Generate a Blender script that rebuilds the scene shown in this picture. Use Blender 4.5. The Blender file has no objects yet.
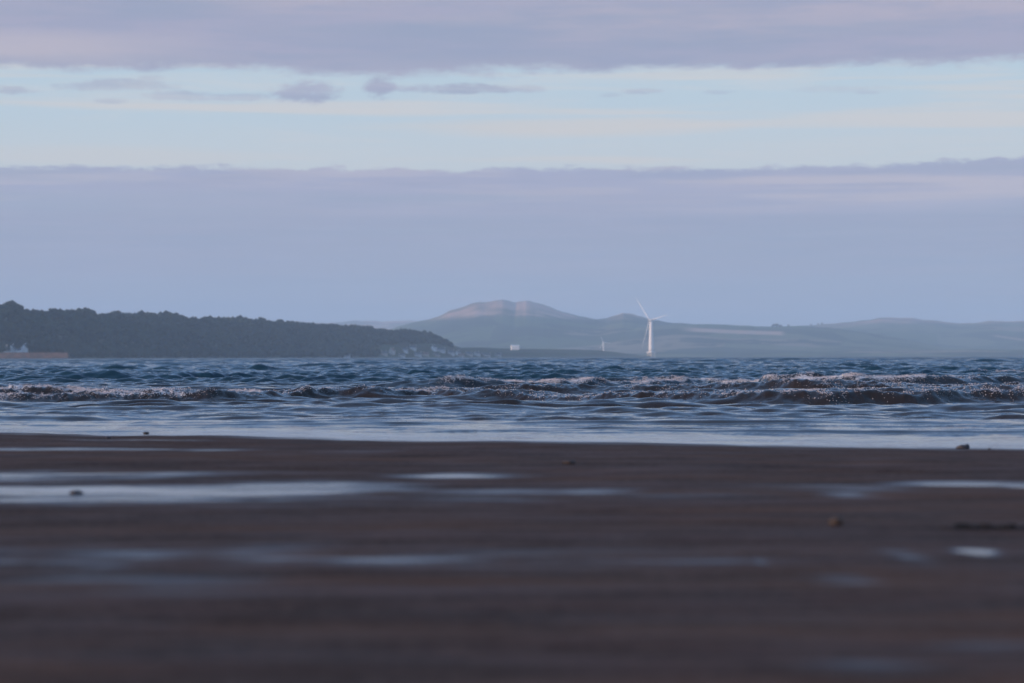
import bpy, math, random
import numpy as np
from mathutils import Matrix, Vector

random.seed(7)
rng = np.random.default_rng(7)
scn = bpy.context.scene
COL = scn.collection

# ------------------------------------------------------------------ camera
F = 2418.0                      # focal length in pixels (85 mm on 36 mm, 1024 px wide)
CAMZ = 0.60
PITCH, ROLL = 0.00649, 0.00205
cam_d = bpy.data.cameras.new('camera')
cam_d.sensor_width = 36.0
cam_d.lens = 85.0
cam_d.clip_start = 0.05
cam_d.clip_end = 200000.0
cam_d.dof.use_dof = True
cam_d.dof.focus_distance = 34.0
cam_d.dof.aperture_fstop = 3.0
cam_d.dof.aperture_blades = 0
cam = bpy.data.objects.new('camera', cam_d)
COL.objects.link(cam)
r0 = Vector((math.cos(ROLL), 0, -math.sin(ROLL)))
fw = Vector((0, math.cos(PITCH), math.sin(PITCH)))
up = r0.cross(fw).normalized()
rt = fw.cross(up).normalized()
m3 = Matrix((rt, up, -fw)).transposed()
cam.matrix_world = Matrix.Translation((0, 0, CAMZ)) @ m3.to_4x4()
scn.camera = cam

def ray(px, py):
    d = rt * ((px - 512) / F) + up * ((341.5 - py) / F) + fw
    return d / d.y
def at(px, py, Y):              # point of the photograph's pixel at distance Y
    d = ray(px, py)
    return Vector((d.x * Y, Y, CAMZ + d.z * Y))
def ground(px, py, z):          # where that line of sight meets the level z
    d = ray(px, py)
    Y = (z - CAMZ) / d.z
    return Vector((d.x * Y, Y, z))

# ------------------------------------------------------------------ sky and sun
def s2l(c):
    return tuple(((v / 255) / 12.92 if v / 255 <= 0.04045 else ((v / 255 + 0.055) / 1.055) ** 2.4) for v in c)

SUN_DIR = Vector((-0.93, -0.37, 0.0)).normalized()      # towards the sun, level part
SUN_EL = math.radians(9.0)
SKY_STRENGTH = 0.10
world = bpy.data.worlds.new('World')
scn.world = world
world.use_nodes = True

class NT:
    def __init__(s, nt):
        s.nt = nt; s.n = nt.nodes; s.l = nt.links
    def new(s, t, **k):
        n = s.n.new(t)
        for a, b in k.items(): setattr(n, a, b)
        return n
    def put(s, sock, v):
        if hasattr(v, 'is_output') or isinstance(v, bpy.types.NodeSocket): s.l.new(v, sock)
        else: sock.default_value = v
    def m(s, op, a, b=0.0, c=None):
        n = s.new('ShaderNodeMath', operation=op)
        s.put(n.inputs[0], a)
        if op not in ('SINE', 'ABSOLUTE', 'SQRT'): s.put(n.inputs[1], b)
        if c is not None: s.put(n.inputs[2], c)
        return n.outputs[0]
    def smooth(s, v, a, b, lo=0.0, hi=1.0):
        n = s.new('ShaderNodeMapRange', interpolation_type='SMOOTHSTEP')
        s.put(n.inputs['Value'], v)
        s.put(n.inputs['From Min'], a); s.put(n.inputs['From Max'], b)
        s.put(n.inputs['To Min'], lo); s.put(n.inputs['To Max'], hi)
        return n.outputs[0]
    def mix(s, f, a, b, mode='MIX'):
        n = s.new('ShaderNodeMix', data_type='RGBA', blend_type=mode)
        s.put(n.inputs[0], f)
        s.put(n.inputs[6], (*a, 1) if isinstance(a, tuple) and len(a) == 3 else a)
        s.put(n.inputs[7], (*b, 1) if isinstance(b, tuple) and len(b) == 3 else b)
        return n.outputs[2]
    def vec(s, x, y, z=0.0):
        n = s.new('ShaderNodeCombineXYZ')
        s.put(n.inputs[0], x); s.put(n.inputs[1], y); s.put(n.inputs[2], z)
        return n.outputs[0]
    def noise(s, v, scale=1.0, detail=4.0, rough=0.5, dist=0.0):
        n = s.new('ShaderNodeTexNoise')
        s.l.new(v, n.inputs['Vector'])
        n.inputs['Scale'].default_value = scale
        n.inputs['Detail'].default_value = detail
        n.inputs['Roughness'].default_value = rough
        n.inputs['Distortion'].default_value = dist
        return n.outputs[0]
    def ramp(s, f, pts):
        n = s.new('ShaderNodeValToRGB')
        s.l.new(f, n.inputs[0])
        e = n.color_ramp.elements
        while len(e) < len(pts): e.new(0.5)
        for el, (p, c) in zip(e, pts):
            el.position = p; el.color = (*c, 1)
        return n.outputs[0]

w = NT(world.node_tree)
for n in list(w.n): w.n.remove(n)
tc = w.new('ShaderNodeTexCoord')
sep = w.new('ShaderNodeSeparateXYZ')
w.l.new(tc.outputs['Generated'], sep.inputs[0])
dx, dy, dz = sep.outputs
hor = w.m('SQRT', w.m('ADD', w.m('MULTIPLY', dx, dx), w.m('MULTIPLY', dy, dy)))
E = w.m('DIVIDE', dz, w.m('MAXIMUM', hor, 0.02))       # tangent of the elevation
A = w.m('ARCTAN2', dx, dy)                             # azimuth from the view to the south-east
sky = w.new('ShaderNodeTexSky', sky_type='NISHITA')
sky.sun_disc = False
sky.sun_elevation = SUN_EL
sky.sun_rotation = math.atan2(SUN_DIR.x, SUN_DIR.y)
sky.air_density = 1.0
sky.dust_density = 1.0
sky.ozone_density = 1.5
G = 1.0 / SKY_STRENGTH
def K(*c): return tuple(v * G * q for v, q in zip(s2l(c), (1.09, 1.04, 0.955)))
def sp(scx, sce, off=0.0): return w.vec(w.m('MULTIPLY', A, scx), w.m('MULTIPLY', E, sce), off)
edgeN = w.noise(sp(9, 30, 3.1), 1, 5, 0.6)
fineN = w.noise(sp(70, 210, 1.7), 1, 9, 0.72)
strk = w.noise(sp(7, 150, 9.2), 1, 5, 0.6)
strk2 = w.noise(sp(5, 60, 5.5), 1, 4, 0.55, 0.3)
strk3 = w.noise(sp(3.2, 95, 15.5), 1, 4, 0.55, 0.2)
# clear air between the cloud decks, veiled by thin high cloud
veil = w.ramp(w.smooth(E, 0.075, 0.125), [(0.0, K(203, 214, 224)), (0.45, K(192, 212, 229)), (1.0, K(187, 211, 231))])
for (px, py, rx, ry, a) in [(560, 128, 210, 11, .9), (100, 155, 200, 12, .5), (700, 75, 120, 5, .6)]:
    d = ray(px, py)
    q = w.m('ADD', w.m('POWER', w.m('ABSOLUTE', w.m('MULTIPLY', w.m('SUBTRACT', A, math.atan2(d.x, 1)), F / rx)), 2.0),
            w.m('POWER', w.m('ABSOLUTE', w.m('MULTIPLY', w.m('SUBTRACT', E, d.z / math.hypot(d.x, 1)), F / ry)), 2.0))
    veil = w.mix(w.m('MULTIPLY', w.smooth(w.m('ADD', q, w.m('MULTIPLY', w.m('SUBTRACT', strk, 0.5), 2.5)), 0.0, 1.3, 1.0, 0.0), a * 0.8), veil, K(216, 212, 212))
veil = w.mix(w.m('MULTIPLY', w.smooth(strk3, 0.52, 0.68), 0.75), veil, K(216, 214, 216))
base = w.mix(w.smooth(E, 0.12, 0.7, 0.94, 0.42), sky.outputs[0], veil)
base = w.mix(w.smooth(E, 0.13, 0.26, 0.0, 0.93), base, K(118, 164, 230))
# scattered fair-weather cloud overhead
pl = w.vec(w.m('DIVIDE', dx, w.m('ADD', w.m('MAXIMUM', dz, 0.0), 0.12)), w.m('DIVIDE', dy, w.m('ADD', w.m('MAXIMUM', dz, 0.0), 0.12)), 0.0)
over = w.noise(pl, 1.6, 6, 0.6, 0.4)
overm = w.m('MULTIPLY', w.smooth(over, 0.50, 0.68), w.smooth(E, 0.18, 0.5, 0.0, 0.7))
base = w.mix(overm, base, K(172, 190, 225))
# small dark scraps of cloud in the gap
scr = None
ragN = w.noise(sp(120, 300, 61.0), 1, 6, 0.7)
for (px, py, rx, ry, a) in [(306, 92, 34, 11, .95), (381, 87, 17, 11, 1.1), (460, 89, 75, 5, .85), (130, 84, 45, 6, .7), (150, 79, 14, 5, .5), (185, 96, 45, 5, .6),
                            (95, 87, 40, 5, .6), (10, 90, 26, 4, .7), (110, 101, 16, 3, .4), (244, 97, 30, 4, .55), (525, 89, 22, 4, .5), (640, 91, 20, 3, .55), (610, 95, 12, 2.5, .3), (720, 92, 16, 2.5, .35), (868, 92, 14, 2.5, .4), (840, 89, 50, 4, .25)]:
    d = ray(px, py)
    e0 = d.z / math.hypot(d.x, 1); a0 = math.atan2(d.x, 1)
    q = w.m('ADD', w.m('POWER', w.m('ABSOLUTE', w.m('MULTIPLY', w.m('SUBTRACT', A, a0), F / rx)), 2.0),
            w.m('POWER', w.m('ABSOLUTE', w.m('MULTIPLY', w.m('SUBTRACT', E, e0), F / ry)), 2.0))
    q = w.m('MULTIPLY', w.smooth(w.m('ADD', q, w.m('ADD', w.m('MULTIPLY', w.m('SUBTRACT', fineN, 0.5), 3.2), w.m('MULTIPLY', w.m('SUBTRACT', ragN, 0.5), 3.2))), 0.0, 1.5, 1.0, 0.0), a)
    scr = q if scr is None else w.m('MAXIMUM', scr, q)
base = w.mix(w.m('MULTIPLY', scr, 0.95), base, w.mix(w.smooth(strk, .4, .6), K(152, 162, 192), K(166, 172, 200)))
# lower deck: a bank of stratus down to the horizon
low = w.ramp(w.m('MULTIPLY', E, 10.0), [(0.0, K(190, 174, 176)), (0.12, K(178, 170, 180)), (0.3, K(162, 165, 187)), (0.5, K(155, 162, 188)), (0.575, K(157, 164, 191)),
             (0.62, K(167, 172, 200)), (0.72, K(165, 169, 199)), (0.79, K(163, 170, 202))])
low = w.mix(w.m('MULTIPLY', w.m('MULTIPLY', w.smooth(strk, 0.47, 0.60), w.smooth(E, 0.056, 0.066)), 0.8), low, K(186, 184, 203))
low = w.mix(w.smooth(strk2, 0.42, 0.68, 0.0, 0.5), low, K(164, 163, 188))
low = w.mix(w.smooth(strk3, 0.42, 0.66, 0.0, 0.6), low, K(153, 166, 190))
lowE = w.m('ADD', E, w.m('ADD', w.m('MULTIPLY', w.m('SUBTRACT', fineN, 0.5), 0.010), w.m('MULTIPLY', w.m('SUBTRACT', edgeN, 0.5), 0.009)))
lowE = w.m('SUBTRACT', lowE, w.smooth(A, 0.05, 0.3, 0.0, 0.005))
cirr = w.m('MULTIPLY', w.smooth(w.noise(sp(9, 120, 33.0), 1, 7, 0.65, 0.5), 0.48, 0.68), 0.38)
base = w.mix(w.m('MULTIPLY', cirr, w.smooth(E, 0.16, 0.2, 1.0, 0.0)), base, K(211, 212, 217))
low = w.mix(w.m('MULTIPLY', w.smooth(w.noise(sp(14, 230, 41.0), 1, 7, 0.68), 0.44, 0.64), 0.30), low, K(172, 174, 200))
low = w.mix(w.m('MULTIPLY', w.smooth(w.noise(sp(10, 170, 47.0), 1, 7, 0.66), 0.46, 0.66), 0.35), low, K(143, 156, 186))
pk = w.m('MULTIPLY', w.smooth(A, 0.02, 0.12), w.m('MULTIPLY', w.smooth(E, 0.058, 0.066), w.smooth(strk, 0.38, 0.6)))
low = w.mix(w.m('MULTIPLY', pk, 0.6), low, K(194, 188, 202))
col = w.mix(w.smooth(lowE, 0.0762, 0.0785, 1.0, 0.0), base, low)
# upper deck
top = w.mix(w.smooth(strk2, 0.38, 0.62), K(148, 159, 190), K(163, 165, 194))
top = w.mix(w.smooth(w.noise(sp(4, 45, 21.0), 1, 5, 0.6), 0.48, 0.68, 0.0, 0.65), top, K(182, 176, 196))
top = w.mix(w.smooth(E, 0.117, 0.130, 0.45, 0.0), top, K(174, 173, 197))
top = w.mix(w.m('MULTIPLY', w.smooth(w.noise(sp(16, 120, 51.0), 1, 7, 0.66), 0.46, 0.62), 0.4), top, K(144, 156, 190))
wl = w.m('MULTIPLY', w.smooth(A, -0.19, -0.10, 1.0, 0.0), w.m('MULTIPLY', w.smooth(E, 0.118, 0.124), w.smooth(E, 0.129, 0.136, 1.0, 0.0)))
top = w.mix(w.m('MULTIPLY', wl, 0.5), top, K(192, 186, 200))
topE = w.m('ADD', E, w.m('ADD', w.m('MULTIPLY', w.m('SUBTRACT', fineN, 0.5), 0.010), w.m('MULTIPLY', w.m('SUBTRACT', edgeN, 0.5), 0.016)))
topm = w.m('MULTIPLY', w.smooth(topE, 0.1155, 0.1205), w.smooth(E, 0.150, 0.21, 1.0, 0.0))
col = w.mix(topm, col, top)
bg = w.new('ShaderNodeBackground')
w.l.new(col, bg.inputs[0])
bg.inputs[1].default_value = SKY_STRENGTH
wo = w.new('ShaderNodeOutputWorld')
w.l.new(bg.outputs[0], wo.inputs[0])
world.cycles.sampling_method = 'MANUAL'
world.cycles.sample_map_resolution = 512

sun_d = bpy.data.lights.new('sun', 'SUN')
sun_d.energy = 4.6
sun_d.angle = math.radians(0.5)
sun_d.color = (1.0, 0.72, 0.56)
sun = bpy.data.objects.new('sun', sun_d)
COL.objects.link(sun)
to_sun = Vector((SUN_DIR.x * math.cos(SUN_EL), SUN_DIR.y * math.cos(SUN_EL), math.sin(SUN_EL)))
sun.rotation_euler = to_sun.to_track_quat('Z', 'Y').to_euler()
sun.location = to_sun * 50

scn.view_settings.view_transform = 'Standard'
scn.view_settings.look = 'None'
scn.view_settings.exposure = 0.05
scn.view_settings.gamma = 1.0
scn.view_settings.use_curve_mapping = False
scn.cycles.use_denoising = True
scn.cycles.volume_bounces = 3
scn.cycles.max_bounces = 6

# ------------------------------------------------------------------ numeric noise
def _h(ix, iy, seed):
    n = (ix.astype(np.int64) * 374761393 + iy.astype(np.int64) * 668265263 + seed * 1442695041) & 0x7fffffff
    n = ((n ^ (n >> 13)) * 1274126177) & 0x7fffffff
    return ((n ^ (n >> 16)) & 0xffff).astype(np.float32) / 65535.0
def vn(x, y, seed=0):           # value noise, -1..1
    x = np.asarray(x, np.float64); y = np.asarray(y, np.float64)
    x, y = np.broadcast_arrays(x, y)
    ix = np.floor(x); iy = np.floor(y)
    fx = (x - ix).astype(np.float32); fy = (y - iy).astype(np.float32)
    fx = fx * fx * (3 - 2 * fx); fy = fy * fy * (3 - 2 * fy)
    a = _h(ix, iy, seed); b = _h(ix + 1, iy, seed); c = _h(ix, iy + 1, seed); d = _h(ix + 1, iy + 1, seed)
    return ((a + (b - a) * fx) * (1 - fy) + (c + (d - c) * fx) * fy) * 2 - 1
def fbm(x, y, seed=0, oct=4, gain=0.5):
    s = 0; a = 1.0; t = 0; x = np.asarray(x, np.float64); y = np.asarray(y, np.float64)
    for i in range(oct):
        s = s + a * vn(x, y, seed + i * 17); t += a; a *= gain
        x = x * 2.03 + 11.3; y = y * 2.03 - 7.1
    return s / t
def sst(v, a, b):
    q = np.clip((v - a) / (b - a), 0, 1)
    return q * q * (3 - 2 * q)

# ------------------------------------------------------------------ object helpers
def mesh_np(name, V, Fq, mat, attrs=None, smooth=True):
    me = bpy.data.meshes.new(name)
    V = np.asarray(V, np.float32); Fq = np.asarray(Fq, np.int32)
    n, k = Fq.shape
    me.vertices.add(len(V)); me.vertices.foreach_set('co', V.ravel())
    me.loops.add(n * k); me.loops.foreach_set('vertex_index', Fq.ravel())
    me.polygons.add(n)
    me.polygons.foreach_set('loop_start', np.arange(0, n * k, k, dtype=np.int32))
    me.polygons.foreach_set('loop_total', np.full(n, k, np.int32))
    me.polygons.foreach_set('use_smooth', np.full(n, smooth, bool))
    me.update(calc_edges=True)
    for an, (ty, data) in (attrs or {}).items():
        at_ = me.attributes.new(an, ty, 'POINT')
        at_.data.foreach_set('value' if ty == 'FLOAT' else 'color', np.asarray(data, np.float32).ravel())
    me.materials.append(mat)
    return me
def grid_faces(nr, nc):
    i = np.arange(nr - 1)[:, None] * nc + np.arange(nc - 1)[None, :]
    i = i.ravel()
    return np.stack([i, i + 1, i + nc + 1, i + nc], 1)
def link(name, me, parent=None):
    o = bpy.data.objects.new(name, me)
    COL.objects.link(o)
    if parent: o.parent = parent
    return o
def structure(o): o['kind'] = 'structure'; return o
def tag(o, label, cat, group=None, kind=None):
    o['label'] = label; o['category'] = cat
    if group: o['group'] = group
    if kind: o['kind'] = kind
    return o
def empty(name, loc, rz=0.0):
    o = bpy.data.objects.new(name, None)
    COL.objects.link(o)
    o.location = loc; o.rotation_euler = (0, 0, rz)
    return o
class MB:                       # collects simple solids into one mesh
    def __init__(s): s.v = []; s.f = []
    def add(s, vs, fs):
        b = len(s.v); s.v += [tuple(v) for v in vs]; s.f += [tuple(i + b for i in f) for f in fs]
        return s
    def box(s, c, d, tx=0.0):
        x, y, z = c; a, b, h = d[0] / 2, d[1] / 2, d[2] / 2
        return s.add([(x - a, y - b, z - h), (x + a, y - b, z - h), (x + a, y + b, z - h), (x - a, y + b, z - h),
                      (x - a, y - b, z + h), (x + a, y - b, z + h), (x + a, y + b, z + h), (x - a, y + b, z + h)],
                     [(0, 3, 2, 1), (4, 5, 6, 7), (0, 1, 5, 4), (1, 2, 6, 5), (2, 3, 7, 6), (3, 0, 4, 7)])
    def loft(s, rings, close=True):
        n = len(rings[0]); vs = [p for r in rings for p in r]; fs = []
        for k in range(len(rings) - 1):
            for i in range(n):
                j = (i + 1) % n
                fs.append((k * n + i, k * n + j, (k + 1) * n + j, (k + 1) * n + i))
        if close:
            fs.append(tuple(range(n - 1, -1, -1))); fs.append(tuple((len(rings) - 1) * n + i for i in range(n)))
        return s.add(vs, fs)
    def cyl(s, p0, p1, ra, rb, n=12):
        p0 = Vector(p0); p1 = Vector(p1); ax = (p1 - p0).normalized()
        u = ax.orthogonal().normalized(); v = ax.cross(u)
        return s.loft([[p + (u * math.cos(2 * math.pi * i / n) + v * math.sin(2 * math.pi * i / n)) * r for i in range(n)] for p, r in ((p0, ra), (p1, rb))])
    def build(s, name, mat, parent=None, smooth=False):
        me = bpy.data.meshes.new(name)
        me.from_pydata(s.v, [], s.f)
        me.materials.append(mat)
        if smooth: me.polygons.foreach_set('use_smooth', [True] * len(me.polygons))
        me.update()
        return link(name, me, parent)
def material(name, color, rough=0.8, spec=0.5, var=0.15, vscale=1.0, color2=None, metallic=0.0):
    m = bpy.data.materials.new(name); m.use_nodes = True
    t = NT(m.node_tree)
    b = t.n['Principled BSDF']
    b.inputs['Roughness'].default_value = rough
    b.inputs['Specular IOR Level'].default_value = spec
    b.inputs['Metallic'].default_value = metallic
    g = t.new('ShaderNodeNewGeometry')
    nz = t.noise(g.outputs['Position'], vscale, 4, 0.6)
    c2 = color2 or tuple(c * (1 - var) for c in color)
    c1 = tuple(min(1, c * (1 + var)) for c in color)
    t.l.new(t.mix(t.smooth(nz, 0.35, 0.65), c1, c2), b.inputs['Base Color'])
    return m

# ------------------------------------------------------------------ fan-shaped sheets
def tcols(fine, step, mid, mstep, far, n):
    a = np.arange(0, fine, step); b = np.arange(fine, mid, mstep)
    c = mid * (far / mid) ** (np.linspace(0, 1, n))
    p = np.concatenate([a, b, c])
    return np.concatenate([-p[:0:-1], p])

# ------------------------------------------------------------------ sea surface
def shore(X):                   # distance of the water's edge
    return 17.2 - 0.60 * X + 0.80 * vn(X * 0.40 + 3, X * 0, 5) + 0.42 * vn(X * 1.3, X * 0, 6) + 0.08 * vn(X * 5, X * 0, 8)
waves = []
for i in range(78):
    L = 0.20 * (9.0 / 0.20) ** (i / 77.0) * (1 + 0.08 * rng.standard_normal())
    th = rng.normal(0, 0.24 if L > 1.5 else 0.45) + math.radians(5)
    k = 2 * math.pi / L
    waves.append((k, k * math.sin(th), k * math.cos(th), rng.uniform(0, 6.283), L))
# lines of breakers: (crest distance, height, front width, back width, broken 0..1, seed)
def px2t(px): return (px - 512) / F
def lerp_t(t, pts):             # piecewise values along the photograph's width
    xs = [px2t(p[0]) for p in pts]; ys = [p[1] for p in pts]
    return np.interp(t, xs, ys)
LINES = [
    dict(y=[(-400, 31.5), (0, 31.6), (210, 31.8), (330, 33.0), (430, 33.2), (560, 31.8), (700, 30.6), (830, 29.8), (1024, 30.6), (1400, 31)],
         h=[(-400, .13), (0, .16), (180, .15), (260, .10), (390, .14), (480, .11), (640, .12), (850, .15), (1024, .14), (1400, .14)],
         b=[(-400, .85), (180, .85), (230, .35), (300, .35), (400, .5), (480, .15), (560, .4), (640, .5), (800, .42), (1400, .42)], f=.18, k=1.3, s=11),
    dict(y=[(-400, 35.4), (0, 35.5), (300, 35.5), (400, 36), (560, 37), (700, 36.5), (830, 35.5), (1400, 36)],
         h=[(-400, .15), (0, .165), (100, .15), (240, .17), (420, .16), (470, .11), (600, .09), (700, .13), (800, .16), (1400, .15)],
         b=[(-400, 1), (90, .9), (230, 1), (420, .9), (470, .3), (600, .2), (700, .5), (900, .5), (1400, .5)], f=.20, k=1.3, s=23),
    dict(y=[(-400, 47), (430, 45), (560, 46), (700, 49), (780, 44), (900, 43), (1024, 44), (1400, 46)],
         h=[(-400, .08), (330, .08), (425, .10), (450, .17), (520, .18), (600, .15), (700, .13), (770, .15), (800, .19), (900, .20), (1024, .22), (1400, .18)],
         b=[(-400, .2), (425, .1), (445, 1), (640, .9), (760, .9), (920, .9), (985, .25), (1400, .7)], f=.28, k=1.8, s=37),
    dict(y=[(-400, 62), (150, 61), (400, 65), (1400, 66)],
         h=[(-400, .10), (100, .12), (150, .25), (210, .26), (260, .14), (400, .12), (900, .13), (985, .24), (1060, .30), (1400, .15)],
         b=[(-400, 0), (960, 0), (985, .9), (1080, 1), (1200, 0), (1400, 0)], f=.34, k=1.8, s=41),
    # small unbroken wavelets running up the shallows
    dict(y=[(-400, 26.0), (0, 26.3), (220, 26.6), (420, 26.8), (600, 26.2), (1400, 25.8)],
         h=[(-400, .03), (0, .035), (90, .06), (200, .055), (300, .075), (480, .05), (560, .02), (720, .03), (860, .05), (1024, .06), (1400, .04)],
         b=[(-400, 0), (1400, 0)], f=.11, k=.8, s=53),
    dict(y=[(-400, 23.6), (0, 23.8), (200, 24), (500, 23.4), (700, 24), (1400, 23.6)],
         h=[(-400, .03), (0, .05), (90, .05), (160, .015), (240, .04), (330, .02), (430, .015), (520, .03), (600, .045), (700, .02), (800, .012), (1024, .03), (1400, .03)],
         b=[(-400, 0), (1400, 0)], f=.09, k=.7, s=67),
    dict(y=[(-400, 21), (0, 21.6), (300, 21.4), (600, 21.2), (1400, 20.6)],
         h=[(-400, .02), (0, .008), (200, .012), (360, .025), (480, .012), (600, .03), (780, .035), (900, .012), (1400, .02)],
         b=[(-400, 0), (1400, 0)], f=.06, k=.6, s=71),
    dict(y=[(-400, 19.6), (300, 20.4), (560, 19.6), (800, 19.0), (1400, 18.6)],
         h=[(-400, 0), (0, .0), (400, .008), (560, .02), (660, .02), (760, .025), (900, .02), (1010, .025), (1400, .0)],
         b=[(-400, 0), (1400, 0)], f=.05, k=.5, s=83),
]
def surf(X, Y):
    """height of the breaking lines and their foam cover"""
    t = X / Y
    H = 0; foam = 0; rough = 0
    for L in LINES:
        yc = lerp_t(t, L['y']) + 0.35 * vn(X * 0.32, 0 * X, L['s']) + 0.12 * vn(X * 1.6, 0 * X, L['s'] + 1)
        h = lerp_t(t, L['h']) * (0.80 + 0.22 * vn(X * 0.45 + 9, 0 * X, L['s'] + 2) + 0.12 * vn(X * 2.6, 0 * X, L['s'] + 3))
        b = lerp_t(t, L['b'])
        s = Y - yc
        prof = np.where(s < 0, np.exp(-(s / L['f']) ** 2), np.exp(-(s / L['k']) ** 2))
        H = H + h * prof
        zone = sst(s, -L['f'] * 2.2, -L['f'] * 0.2) * (1 - sst(s, L['k'] * 0.15, L['k'] * 0.7))
        foam = np.maximum(foam, zone * b * (0.45 + 0.55 * sst(s, -L['f'] * 1.3, -L['f'] * 0.1))); rough = np.maximum(rough, zone * (0.45 + 0.55 * b) * (L['h'][1][1] > .09))
    return H, foam, rough
def sea(X, Y, dyv=None):
    H, foam, rough = surf(X, Y)
    turb = fbm(X * 5, Y * 4, 91, 3, 0.6)
    turb2 = vn(X * 22, Y * 16, 97)
    H = H + rough * (0.036 * turb + 0.022 * turb2)
    depth = np.clip((Y - shore(X)) / 9.0, 0, 1)
    amp = 0.06 + 0.42 * sst(Y, 20, 27) + 0.27 * sst(Y, 27, 34) + 0.50 * sst(Y, 40, 75)
    gust = 1 + 0.35 * vn(X / 9, Y / 14, 131)
    for (k, kx, ky, ph, L) in waves:
        a = 0.0078 * L ** 0.74 * (1.35 if L < 1 else 0.9)
        if dyv is not None:
            a = a * np.exp(-(dyv * k / 2.6) ** 2) * (1 + 0.9 * sst(Y, 90, 300) * (L > 2.2))
        sh = np.clip(depth * 3.0 / max(L, 0.5), 0, 1)       # long waves do not fit in the shallows
        c = np.sin(kx * X + ky * Y + ph)
        H = H + (a * sh * gust * amp) * (c + 0.22 * (1 - 2 * c * c))
    # little steep-fronted wavelets: sharp dark faces with flat backs
    if Y.max() > 15 and Y.min() < 130:
        for (sp_, hh, fr, sd, ya, yb_, yc_, yd) in ((0.95, 0.034, 0.055, 3, 15.5, 19, 27, 31), (0.55, 0.016, 0.035, 5, 14.0, 15, 26, 31), (1.7, 0.065, 0.12, 7, 20.5, 23.5, 31, 38), (2.6, 0.10, 0.20, 9, 34, 40, 100, 130), (1.5, 0.055, 0.12, 13, 33, 38, 80, 110), (5.0, 0.16, 0.40, 15, 70, 90, 125, 131)):
            ph_ = (Y + 0.9 * sp_ * fbm(X * 0.45 / sp_, Y * 0.35 / sp_, 900 + sd, 3) + 0.10 * X) / sp_
            fi = np.floor(ph_); fr_ = ph_ - fi
            on = sst(vn(X * 0.55 / sp_ ** 0.5 + fi * 7.3, fi * 3.1 + sd, 940 + sd), -0.35, 0.6) * (0.6 + 0.4 * vn(X * 2.7, fi * 5.7, 960 + sd))
            w_ = fr / sp_
            pr = np.where(fr_ < w_, fr_ / w_, (1 - (fr_ - w_) / (1 - w_)) ** 2)
            pr = pr * pr * (3 - 2 * pr)
            H = H + hh * on * pr * sst(Y, ya, yb_) * (1 - sst(Y, yc_, yd))
    H = H * sst(Y - shore(X), -0.6, 2.2) + 0.0015 * vn(X * 3, Y * 5, 61) * (Y < 25)
    return H, foam

tS = tcols(0.235, 1.5 / F, 0.36, 4 / F, 1.15, 25)
yr = [13.0]
while yr[-1] < 30000:
    y = yr[-1]
    if y < 18: st = 0.03
    elif y < 50: st = 0.032
    elif y < 110: st = 0.032 + (y - 50) * 0.0014
    else: st = 0.116 * (y / 110) ** 1.42
    yr.append(y + st)
yr = np.array(yr)
X = (tS[None, :] * yr[:, None]); Y = np.broadcast_to(yr[:, None], X.shape)
dyv = np.gradient(yr)[:, None]
Z = np.zeros(X.shape, np.float32); FO = np.zeros(X.shape, np.float32)
for a in range(0, len(yr), 200):
    sl = slice(a, a + 200)
    z, f = sea(X[sl].astype(np.float32), Y[sl].astype(np.float32), dyv[sl].astype(np.float32))
    Z[sl] = z; FO[sl] = f
import time; print('sea', X.shape, time.process_time())

mw = bpy.data.materials.new('sea_water'); mw.use_nodes = True
t = NT(mw.node_tree); b = t.n['Principled BSDF']
geo = t.new('ShaderNodeNewGeometry'); pos = geo.outputs['Position']
sx = t.new('ShaderNodeSeparateXYZ'); t.l.new(pos, sx.inputs[0])
fo = t.new('ShaderNodeAttribute', attribute_name='foam')
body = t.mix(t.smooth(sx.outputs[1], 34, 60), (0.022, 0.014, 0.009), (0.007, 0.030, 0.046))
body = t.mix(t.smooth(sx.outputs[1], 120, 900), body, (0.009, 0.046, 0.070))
spk = t.noise(pos, 42, 3, 0.7)
clump = t.noise(pos, 3.2, 4, 0.6)
cov = t.m('ADD', t.m('MULTIPLY', spk, 0.75), t.m('MULTIPLY', clump, 0.55))
th = t.smooth(fo.outputs['Fac'], 0.0, 1.0, 0.98, 0.62)
fm = t.smooth(t.m('SUBTRACT', cov, th), 0.0, 0.05)
fm = t.m('MULTIPLY', fm, t.smooth(fo.outputs['Fac'], 0.03, 0.2))
b.inputs['IOR'].default_value = 1.333
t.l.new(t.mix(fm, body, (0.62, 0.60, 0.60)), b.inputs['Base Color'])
mpp = t.new('ShaderNodeMapping'); t.l.new(pos, mpp.inputs[0]); mpp.inputs['Scale'].default_value = (0.11, 0.035, 1.0)
paw = t.noise(mpp.outputs[0], 1.0, 6, 0.7, 0.3)
t.l.new(t.m('MAXIMUM', t.smooth(fm, 0, 1, 0.05, 0.85), t.m('MULTIPLY', t.smooth(sx.outputs[1], 130, 700, 0.12, 1.0), t.smooth(paw, 0.40, 0.60, 0.16, 0.52))), b.inputs['Roughness'])
n1 = t.noise(pos, 9.0, 3, 0.55)
mp = t.new('ShaderNodeMapping'); t.l.new(pos, mp.inputs[0]); mp.inputs['Scale'].default_value = (0.55, 1.0, 1.0)
n2 = t.noise(mp.outputs[0], 1.15, 5, 0.62, 0.4)
mp3 = t.new('ShaderNodeMapping'); t.l.new(pos, mp3.inputs[0]); mp3.inputs['Scale'].default_value = (0.10, 0.05, 1.0)
n3 = t.noise(mp3.outputs[0], 1.0, 3, 0.6, 0.2)
near = t.smooth(sx.outputs[1], 19, 34, 0.35, 1.0)
hgt = t.m('MULTIPLY', n1, t.m('MULTIPLY', near, 0.010))
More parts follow.
